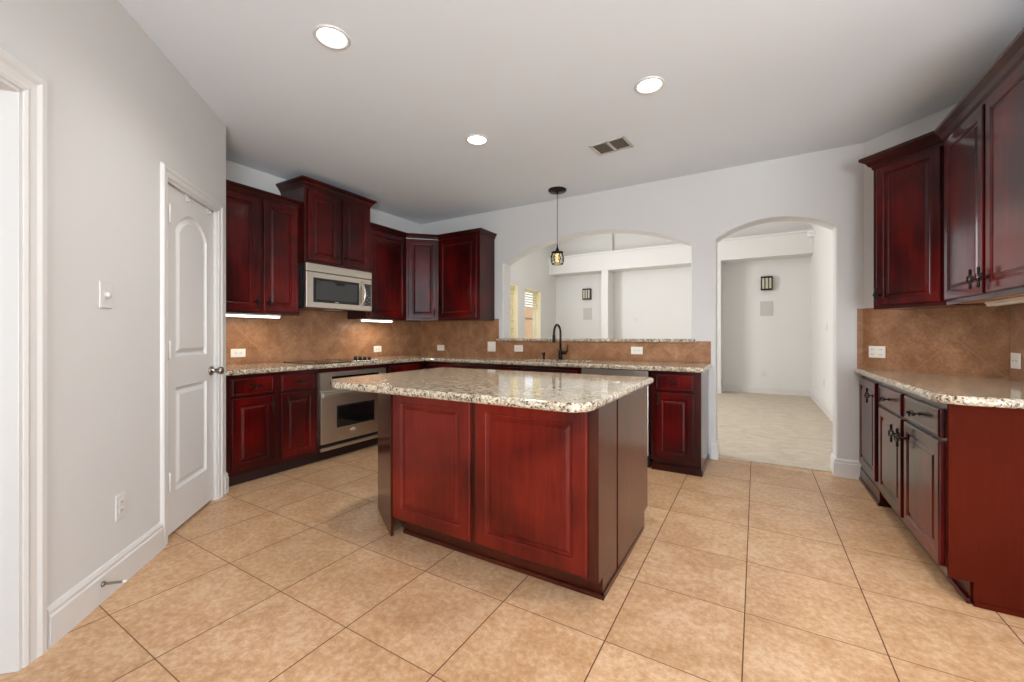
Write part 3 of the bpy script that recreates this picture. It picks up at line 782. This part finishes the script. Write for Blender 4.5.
cab_door(c, .030, .365, 1.892, 2.565, hx=.335, hz=1.965); cab_door(c, .412, .742, 1.892, 2.565, hx=.442, hz=1.965)
crown(c, [(0, .389), (0, 0), (.772, 0), (.772, .389)], 2.585, 2.662, .050)
c = upper('wall_cabinet', 'single-door cherry wall cabinet between the microwave and the corner cabinet', (-3.74, 3.119, 0), PI / 2, rect(.611, .32))
cab_door(c, .035, .580, 1.387, 2.372, hx=.068, hz=1.462)
crown(c, [(0, 0), (.611, 0)], 2.378, 2.442, .035)
wd = .28 * math.sqrt(2)
c = upper('corner_wall_cabinet', 'narrow angled cherry cabinet with a pale sheen across the wall corner', (-3.74, 3.73, 0), R45,
          [(0, 0), (wd, 0), (wd + .222, .222), (wd / 2, wd / 2 + .42), (-.222, .222)])
cab_door(c, .024, wd - .024, 1.387, 2.372, hx=wd - .052, hz=1.462, frame=.060)
crown(c, [(.0, 0), (wd, 0)], 2.378, 2.442, .035)
c = upper('wall_cabinet', 'cherry wall cabinet on the arched wall, its plain side facing the pass-through', (-3.46, 4.01, 0), 0, rect(.64, .318))
cab_door(c, .030, .600, 1.387, 2.372, hx=.062, hz=1.462)
crown(c, [(0, 0), (.64, 0), (.64, .318)], 2.378, 2.442, .035)

# microwave
mw = thing('microwave', 'stainless steel over-the-range microwave with dark window and curved handle', 'microwave', (-3.67, 2.345, 0), PI / 2)
W_ = .768; z0, z1 = 1.440, 1.866
mb = MB(); mb.box(.002, W_ - .002, 0.001, .388, z0 + .012, z1 - .002); mb.build('body', 'dark_panel', mw)
mb = MB(); mb.box(0, W_, -.030, .0, z1 - .078, z1 - .002); mb.build('top_grille', 'steel', mw, bevel=.003)
mb = MB(); mb.box(0, W_, -.030, .0, z0, z1 - .082); dr = mb.build('door', 'steel', mw, bevel=.005)
mb = MB()
mb.box(.072, .600, -.0325, -.0295, z0 + .055, z1 - .135, 'black'); mb.box(.100, .572, -.0335, -.032, z0 + .080, z1 - .158, 'black_glass'); mb.box(.310, .345, -.0338, -.032, z0 + .060, z0 + .068, 'ink'); mb.build('window', None, dr, bevel=.001)
mb = MB(); mb.box(.664, .755, -.0325, -.0295, z0 + .055, z1 - .135, 'black_glass')
for r_ in range(6):
    for q in range(3): mb.box(.680 + q * .022, .690 + q * .022, -.0332, -.032, z0 + .075 + r_ * .018, z0 + .081 + r_ * .018, 'dark_panel' if (r_ + q) % 3 else 'ink')
mb.box(.678, .742, -.0332, -.032, z1 - .165, z1 - .150, 'dark_panel'); mb.build('keypad', None, mw)
mb = MB(); pts = [(.632 + .012 * math.sin(PI * i / 12), -.030 - .040 * math.sin(PI * i / 12), z0 + .045 + (z1 - z0 - .165) * i / 12) for i in range(13)]
mb.tube(pts, [.010 + .006 * math.sin(PI * i / 12) for i in range(13)], 12); mb.build('handle', 'steel', dr)
mb = MB(); mb.box(.01, W_ - .01, 0, .38, z0 - .004, z0 + .012, 'dark_panel'); mb.box(.30, .46, .05, .16, z0 - .006, z0 - .003, 'grille'); mb.build('underside', None, mw)

# under-cabinet light strips
def strip(label, loc, rotz, length, glow, group='light strips under the wall cabinets'):
    s_ = thing('cabinet_light', label, 'light', loc, rotz, group)
    mb = MB(); mb.box(0, length, -.002, .052, -.012, 0); mb.build('housing', 'plate', s_, bevel=.002)
    mb = MB(); mb.box(.01, length - .01, 0, .05, -.027, -.012); mb.build('lens', 'strip_glow' if glow else 'strip_off', s_, bevel=.005)
    return s_
strip('glowing white light strip under the two-door cabinet by the pantry corner', (-3.80, 1.60, ZU0 - .001), PI / 2, .60, True)
strip('glowing white light strip under the single-door cabinet right of the microwave', (-3.80, 3.10 + .03, ZU0 - .001), PI / 2, .44, True)
light('strip_lamp', 'AREA', (-3.84, 1.95, ZU0 - .035), (0, 0, PI / 2), 1.6, (1, .93, .8), shape='RECTANGLE', size=.55, size_y=.05)
light('strip_lamp', 'AREA', (-3.84, 3.37, ZU0 - .035), (0, 0, PI / 2), 2.4, (1, .93, .8), shape='RECTANGLE', size=.4, size_y=.05)

# ================================================================== ISLAND
isl = thing('kitchen_island', 'large reddish cherry kitchen island with two raised panels under a granite top', 'island', (-.60, 1.73, 0))
# local x runs 0 (right corner) to negative left; local y depth
x0, x1 = -1.235, 0.0
body = [(x0 + .0, 0), (0, 0), (0, .90), (-1.62, .90), (-1.62, .23)]
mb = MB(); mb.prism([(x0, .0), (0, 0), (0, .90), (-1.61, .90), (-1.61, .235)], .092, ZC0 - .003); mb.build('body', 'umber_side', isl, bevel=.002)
mb = MB(); mb.prism([(x0 + .04, .055), (0.006, .055), (.006, .84), (-1.58, .84), (-1.58, .3)], 0, .093); mb.box(x0 + .035, .018, .040, .056, 0, .022); mb.box(.004, .018, .04, .80, 0, .022)
mb.build('toe_kick', 'umber_side', isl, bevel=.002)
for a, b in ((-1.225, -.668), (-.632, -.036)):
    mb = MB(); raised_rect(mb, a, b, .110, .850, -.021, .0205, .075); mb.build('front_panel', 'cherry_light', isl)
# angled end foot, running down to the floor
mb = MB()
ux, uy = -(1.61 - 1.235), .235; ln = math.hypot(ux, uy); ux, uy = ux / ln, uy / ln; nx, ny = -uy, ux; nx, ny = (uy * -1, ux)
fx, fy = x0 + .004, -.028
q = [(fx, fy), (fx + ux * .44, fy + uy * .44), (fx + ux * .44 + uy * .02, fy + uy * .44 - ux * .02), (fx + .004, fy + .02)]
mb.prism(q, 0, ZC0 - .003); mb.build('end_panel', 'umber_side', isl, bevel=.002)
# right side: filler and end panel with toe notch
mb = MB(); mb.box(0.0005, .012, .0, .268, .092, ZC0 - .003); mb.box(0.0065, .012, .055, .268, 0, .0915); mb.build('side_filler', 'umber_side', isl, bevel=.001)
mb = MB()
P_ = [(.285, 0), (.84, 0), (.84, .10), (.905, .10), (.905, ZC0 - .003), (.285, ZC0 - .003)]
F = [mb.bm.verts.new((.0005, y, z)) for y, z in P_]; B = [mb.bm.verts.new((.014, y, z)) for y, z in P_]
mb.fill([F]); mb.fill([B])
for i in range(len(F)):
    j = (i + 1) % len(F); mb.face([F[i], F[j], B[j], B[i]])
mb.build('side_panel', 'umber_side', isl, bevel=.001)
mb = MB(); mb.box(-1.60, .014, .905, .925, .10, ZC0 - .01); mb.build('back_front', 'umber_side', isl, bevel=.002)
top = [(-2.08, 1.495), (-.556, 1.495), (-.556, 2.72), (-2.28, 2.70), (-2.245, 1.60)]
top = rounded(top, [.05, .10, .03, .05, .05], 6)
mb = MB(); mb.slab(top, [], ZC0 - .001, .906, .014)
tag(mb.build('island_countertop', 'granite'), 'big speckled cream granite slab topping the island', 'worktop')

# ================================================================== RIGHT RUN (local x = world -Y, local -y = world -X)
BX = .735
def P_right(x, y):                         # world -> local of a thing at (BX, Y0), rotated -90
    return None
Y0 = 4.325
c = thing('base_cabinet', 'slim dark glossy base cabinet with one tall door against the white wall end', 'cabinet', (BX, Y0, 0), -PI / 2)
w = Y0 - 3.722
mb = MB(); mb.prism([(0, 0), (w, 0), (w, .55), (.03, .035), (0, .010)], .0, ZC0 - .002); mb.build('body', 'cherry_frame', c, bevel=.001)
mb = MB(); mb.box(.0, w + .004, -.006, 0, 0, .10); mb.box(0.0, w + .006, -.016, -.006, 0, .022); mb.build('base_trim', 'cherry', c, bevel=.002)
cab_door(c, .035, .545, .150, .838, hx=.505, hz=.745)
Y0 = 3.72
c = thing('base_cabinet', 'glossy cherry base cabinet with two drawers, two doors and plain brown end panel', 'cabinet', (BX, Y0, 0), -PI / 2)
w = Y0 - 2.575
mb = MB(); mb.prism([(0, 0), (w, 0), (w, .60), (.02, .60), (0, .58)], .09, ZC0 - .002); mb.build('body', 'cherry_frame', c, bevel=.001)
mb = MB(); mb.box(0, w, .070, .58, 0, .09); mb.box(.004, w + .012, .056, .070, 0, .022); mb.build('toe_kick', 'cherry', c, bevel=.002)
cab_drawer(c, .045, .545, .706, .838); cab_drawer(c, .600, 1.115, .706, .838)
cab_door(c, .045, .545, .125, .690, hx=.512, hz=.600); cab_door(c, .600, 1.115, .125, .690, hx=.632, hz=.600)
mb = MB(); P_ = [(.075, 0), (.60, 0), (.60, ZC0 - .002), (-.001, ZC0 - .002), (-.001, .10), (.075, .10)]
F = [mb.bm.verts.new((w + .0005, y, z)) for y, z in P_]; B = [mb.bm.verts.new((w + .018, y, z)) for y, z in P_]
mb.fill([F]); mb.fill([B])
for i in range(len(F)):
    j = (i + 1) % len(F); mb.face([F[i], F[j], B[j], B[i]])
mb.box(w + .018, w + .028, .075, .60, 0, .02)
tag(mb.build('end_panel', 'laminate', c, bevel=.001), 'plain reddish-brown wood-grain end panel')
cp = [(.690, YB - .001), (.690, 2.520), (XR - .001, 2.520), (XR - .001, 3.745), (.755, YB - .001)]
cp = rounded(cp, [0, .10, 0, 0, 0], 8)
mb = MB(); mb.slab(cp, [], ZC0, ZC1, .012)
tag(mb.build('countertop', 'granite'), 'speckled granite worktop on the right-hand cabinets, below the angled backsplash', 'worktop')

# uppers right: angled single and two-door
s0, s1 = .262, .6805   # along the diagonal wall
fr_l = (.735, 3.925); fr_r = (1.03, 3.630)
wd = math.hypot(fr_r[0] - fr_l[0], fr_r[1] - fr_l[1])
def loc45(p):                                # world -> local for rotz=-45 at fr_l
    dx, dy = p[0] - fr_l[0], p[1] - fr_l[1]; return ((dx - dy) * DG, (dx + dy) * DG)
poly = [(0, 0), loc45(fr_r), loc45((XR - .012, 3.63)), loc45((XR - .012, 3.739)), (0, loc45((XR - .012, 3.739))[1])]
c = thing('angled_wall_cabinet', 'bright red cherry single-door wall cabinet set on the angled wall', 'cabinet', (*fr_l, 0), -R45)
mb = MB(); mb.prism(poly, ZU0, ZU1); mb.build('body', 'cherry_frame', c, bevel=.002)
cab_door(c, .030, wd - .018, 1.387, 2.372, hx=.052, hz=1.462, frame=.058)
crown(c, [(0, .30), (0, 0), (wd, 0)], 2.378, 2.470, .060)
c = thing('wall_cabinet', 'glossy two-door cherry wall cabinet at the right-hand photo edge with paired dark pulls', 'cabinet', (1.03, 3.625, 0), -PI / 2)
mb = MB(); mb.box(0, 1.13, 0, .308, ZU0 + .014, ZU1); mb.box(0, 1.13, 0, .02, ZU0, ZU0 + .016); mb.build('body', 'cherry_frame', c, bevel=.002)
mb = MB(); mb.box(.01, 1.12, .02, .306, ZU0 + .006, ZU0 + .013); tag(mb.build('underside', 'inside_wood', c), 'pale unstained wooden underside')
cab_door(c, .035, .540, 1.390, 2.372, hx=.508, hz=1.470); cab_door(c, .572, 1.085, 1.390, 2.372, hx=.604, hz=1.470)
crown(c, [(0, 0), (1.13, 0), (1.13, .31)], 2.378, 2.470, .060)
strip('unlit pale light strip under the two-door cabinet at the right-hand photo edge', (1.14, 3.45, ZU0 + .004), -PI / 2, .60, False)

# ================================================================== outlets and switches
def cover(name, label, loc, rotz, w, h, gangs=1, kind='outlet', group=None, mat='plate', cat=None, y=0.0):
    o = thing(name, label, cat or kind, loc, rotz, group)
    mb = MB(); mb.prism([(-w / 2, -.006), (w / 2, -.006), (w / 2, 0), (-w / 2, 0)], -h / 2, h / 2); mb.build('cover_plate', mat, o, bevel=.003)
    for g in range(gangs):
        horiz = w > h and gangs == 1
        gx = 0 if gangs == 1 else (-w / 4 + g * w / 2)
        if kind == 'outlet':
            for sgn in (-1, 1):
                cx_, cz_ = (gx + (sgn * .02 if horiz else 0), 0 if horiz else sgn * .02)
                mb = MB()
                mb.box(cx_ - .015, cx_ + .015, -.008, -.0055, cz_ - .013, cz_ + .013, mat)
                mb.box(cx_ - .007, cx_ - .0045, -.0086, -.0078, cz_ - .005, cz_ + .005, 'slot'); mb.box(cx_ + .0045, cx_ + .007, -.0086, -.0078, cz_ - .005, cz_ + .005, 'slot')
                mb.build('socket', None, o)
        elif kind == 'switch':
            mb = MB(); mb.box(gx - .017, gx + .017, -.009, -.0055, -.033, .033, mat); mb.build('rocker', None, o, bevel=.002)
    return o
yo = .008
cover('wall_outlet', 'almond horizontal outlet on the tiles near the pantry corner, over the left base cabinet', (XL + yo, 1.955, 1.013), PI / 2, .125, .076)
cover('wall_outlet', 'almond horizontal outlet on the cooktop-wall tiles below the glowing strip near the corner', (XL + yo, 3.561, 1.006), PI / 2, .120, .076)
cover('wall_outlet', 'almond horizontal outlet on the sink-wall tiles closest to the room corner', (-3.695, YB - yo, 1.008), 0, .120, .076)
cover('light_switch', 'large almond double switch plate on the tiles left of the pass-through ledge', (-2.866, YB - yo, 1.035), 0, .118, .125, 2, 'switch')
cover('wall_outlet', 'almond horizontal outlet under the ledge between switch plate and faucet', (-2.474, YB - yo, 1.018), 0, .120, .078)
cover('wall_outlet', 'almond horizontal outlet under the ledge to the right of the faucet', (-1.064, YB - yo, 1.018), 0, .120, .078)
dx_, dy_ = DW(.102, .008)
cover('wall_outlet', 'almond double outlet plate on the angled tiled wall above the right-hand counter', (dx_, dy_, 1.043), -R45, .118, .092, 2)
cover('wall_outlet', 'almond outlet plate on the tiles at the right-hand photo edge', (XR - .008, 3.665, 1.020), -PI / 2, .105, .095)
s_ = -( -2.51 + 3.412 + 0.0) / DG * 1.0
cover('light_switch', 'white dimmer switch on the pantry wall between the two doorways', (-2.51, .657, 1.353), 3 * R45, .078, .118, 1, 'none', mat='trim', cat='switch')
dm = [o for o in SC.objects if o.name.startswith('light_switch')][-1]
mb = MB(); mb.lathe([(.013, -.006), (.012, -.018), (.004, -.020), (0, -.020)], (0, 0, 0), 'y', 16); mb.build('dimmer_knob', 'trim', dm)
cover('wall_outlet', 'white outlet low on the pantry wall above the baseboard', (-2.581, .728, .367), 3 * R45, .074, .118, 1, mat='trim')
ds = thing('door_stop', 'spring door stop with white rubber tip screwed to the pantry-wall baseboard', 'door stop', (-2.48 + .012, .627 + .012, .080), 3 * R45)
mb = MB(); mb.lathe([(.013, 0), (.011, -.006), (.006, -.010)], (0, 0, 0), 'y', 12)
pts = [(.005 * math.cos(i * PI / 4), -.008 - i * .0006, .005 * math.sin(i * PI / 4)) for i in range(110)]
mb.tube(pts, .0014, 4); mb.build('spring', 'nickel', ds)
mb = MB(); mb.lathe([(.0075, -.074), (.008, -.080), (.006, -.088), (0, -.089)], (0, 0, 0), 'y', 12); mb.build('rubber_tip', 'trim', ds)

# ================================================================== ceiling fittings
for x, y, lab in ((-1.917, 1.379, 'round recessed ceiling light nearest the pantry wall'), (-.574, 2.656, 'round recessed ceiling light above the walkway by the right-hand arch'), (-1.92, 2.69, 'round recessed ceiling light over the far side of the island'), (-.60, 1.30, None), (.30, 2.10, None)):
    if lab is None: lab = 'round recessed ceiling light added out of view for fill, ' + ('on the island side' if x < 0 else 'on the right-hand cabinet side')  # these two are added, out of view, to brighten the kitchen
    r_ = thing('recessed_light', lab, 'ceiling light', (x, y, HC), 0, 'recessed ceiling lights')
    mb = MB(); mb.lathe([(.088, 0), (.092, -.004), (.086, -.008), (.076, -.009), (.072, -.004), (.072, 0)], seg=36, caps=False); mb.build('trim_ring', 'trim', r_)
    mb = MB(); mb.lathe([(.072, -.002), (.060, -.005), (0, -.0055)], seg=32, caps=False); mb.build('lens', 'lamp_glow', r_)
    light('downlight', 'SPOT', (x, y, HC - .03), (0, 0, 0), 46 if x < -1 else (75 if x > 0 else 18), (1, .98, .94), spot_size=math.radians(150), spot_blend=.8, shadow_soft_size=.07)
v_ = thing('ceiling_vent', 'rectangular two-section louvred vent in the ceiling', 'vent', (-1.03, 3.345, HC), math.radians(-6))
mb = MB()
mb.box(-.15, .15, -.11, -.090, -.008, 0); mb.box(-.15, .15, .090, .11, -.008, 0); mb.box(-.15, -.130, -.11, .11, -.008, 0); mb.box(.130, .15, -.11, .11, -.008, 0); mb.box(-.012, .012, -.11, .11, -.008, 0)
mb.build('frame', 'vent_paint', v_, bevel=.002)
mb = MB()
for k in range(9):
    y = -.080 + k * .02
    vs = [mb.bm.verts.new(p) for p in ((-.13, y, -.006), (.13, y, -.006), (.13, y + .012, -.001), (-.13, y + .012, -.001))]; mb.face(vs)
mb.build('louvres', 'vent_dark', v_)
mb = MB(); mb.box(-.13, .13, -.09, .09, -.0012, -.0002); mb.build('backing', 'vent_dark', v_)

# pendant
pd = thing('pendant_light', 'small bronze scrollwork pendant with amber glass hanging before the pass-through', 'pendant lamp', (-1.838, 4.055, HC))
mb = MB(); mb.lathe([(.098, 0), (.098, -.012), (.088, -.022), (.020, -.026), (.010, -.040), (0, -.040)], seg=32); mb.build('canopy', 'bronze', pd)
mb = MB(); mb.tube([(0, 0, -.03), (0, 0, -.60)], .0035, 8); mb.build('stem', 'bronze', pd)
mb = MB(); mb.lathe([(.004, -.585), (.008, -.620), (.022, -.655), (.030, -.665), (.062, -.668), (.066, -.676), (.062, -.684), (.030, -.684)], seg=24); mb.build('cap', 'bronze', pd)
mb = MB(); mb.lathe([(.045, -.684), (.032, -.730), (.030, -.745), (.034, -.765), (.046, -.795)], seg=24); mb.build('glass_shade', 'amber', pd)
mb = MB()
mb.tube([(.058 * math.cos(2 * PI * i / 28), .058 * math.sin(2 * PI * i / 28), -.797) for i in range(28)], .006, 8, closed=True)
mb.tube([(.058 * math.cos(2 * PI * i / 28), .058 * math.sin(2 * PI * i / 28), -.690) for i in range(28)], .005, 8, closed=True)
for k in range(8):
    a = k * PI / 4; ca, sa = math.cos(a), math.sin(a)
    def Q(r, tt, z): return (ca * r - sa * tt, sa * r + ca * tt, z)
    mb.tube([Q(.060 + .014 * math.sin(PI * i / 10), 0, -.690 - .107 * i / 10) for i in range(11)], .0035, 6)
    ring = [Q(.066 + .004 * math.cos(b), .016 * math.sin(b), -.7435 + .019 * math.cos(b)) for b in [2 * PI * i / 14 for i in range(14)]]
    mb.tube(ring, .003, 6, closed=True)
    mb.tube([Q(.062, .020 * math.sin(1.6 * i), -.700 + .004 * math.cos(2 * i) - .006 * i) for i in range(5)], .0025, 5)
    mb.tube([Q(.062, .020 * math.sin(1.6 * i), -.787 + .006 * i) for i in range(5)], .0025, 5)
mb.build('scroll_cage', 'bronze', pd)
light('pendant_bulb', 'POINT', (-1.838, 4.055, HC - .74), (0, 0, 0), 2.0, (1, .82, .5), shadow_soft_size=.02)

# ================================================================== living-room wall fittings
def sconce(x, y, z, w, h, lab):
    s = thing('wall_sconce', lab, 'wall light', (x, y, z), 0, 'dark framed wall lights on the living-room niches')
    mb = MB(); mb.box(-w / 2, w / 2, -.02, 0, -h / 2, h / 2); mb.build('backplate', 'bronze', s)
    mb = MB(); mb.box(-w / 2 + .02, w / 2 - .02, -.08, -.02, -h / 2 + .03, h / 2 - .03); mb.build('glass', 'sconce_glass', s)
    mb = MB(); f = .014
    mb.box(-w / 2, w / 2, -.095, -.0, h / 2 - .028, h / 2); mb.box(-w / 2, w / 2, -.095, -.0, -h / 2, -h / 2 + .028)
    for i in range(4):
        xx = -w / 2 + (w - f) * i / 3; mb.box(xx, xx + f, -.095, -.078, -h / 2, h / 2)
    mb.build('frame', 'bronze', s, bevel=.002)
sconce(.18, 9.75, 2.222, .20, .27, 'dark three-pane wall light seen through the doorway arch')
sconce(-3.60, 9.75, 2.20, .20, .27, 'dark three-pane wall light seen through the pass-through arch')
for x, lab in ((.18, 'grey rectangular speaker grille under the wall light seen through the doorway arch'), (-3.60, 'grey rectangular speaker grille under the wall light seen through the pass-through')):
    s = thing('speaker_grille', lab, 'speaker', (x, 9.75, 1.72), 0, 'grey in-wall speaker grilles')
    mb = MB(); mb.box(-.11, .11, -.008, 0, -.145, .145); mb.build('grille', 'grille', s, bevel=.003)
    mb = MB(); mb.box(-.118, .118, -.004, 0, -.153, .153); mb.build('frame', 'trim', s)
cover('wall_outlet', 'small white outlet low on the far niche wall seen through the doorway arch', (.135, 9.75, .40), 0, .075, .118, 1, mat='trim')
cover('wall_outlet', 'faint white cover plate on the wide niche wall seen through the pass-through', (-2.42, 9.75, 1.56), 0, .10, .13, 1, mat='trim')
cover('light_switch', 'white switch plate on the living-room side wall seen just inside the doorway arch', (.90, 7.607, 1.3), -PI / 2, .075, .118, 1, 'switch', mat='trim')
cover('wall_outlet', 'white outlet low on the living-room side wall seen just inside the doorway arch', (.90, 7.92, .45), -PI / 2, .075, .118, 1, mat='trim')
md = thing('motion_sensor', 'tiny white sensor high in the living-room corner behind the doorway arch', 'sensor', (.86, 9.27, 3.05))
mb = MB(); mb.prism([(-.05, .0), (.04, -.05), (.04, .03), (-.05, .03)], -.07, .05); mb.build('housing', 'trim', md, bevel=.01)
mb = MB(); mb.lathe([(.02, 0), (.015, -.008), (0, -.010)], (-.01, -.028, -.01), 'y', 12); mb.build('lens', 'plate', md)
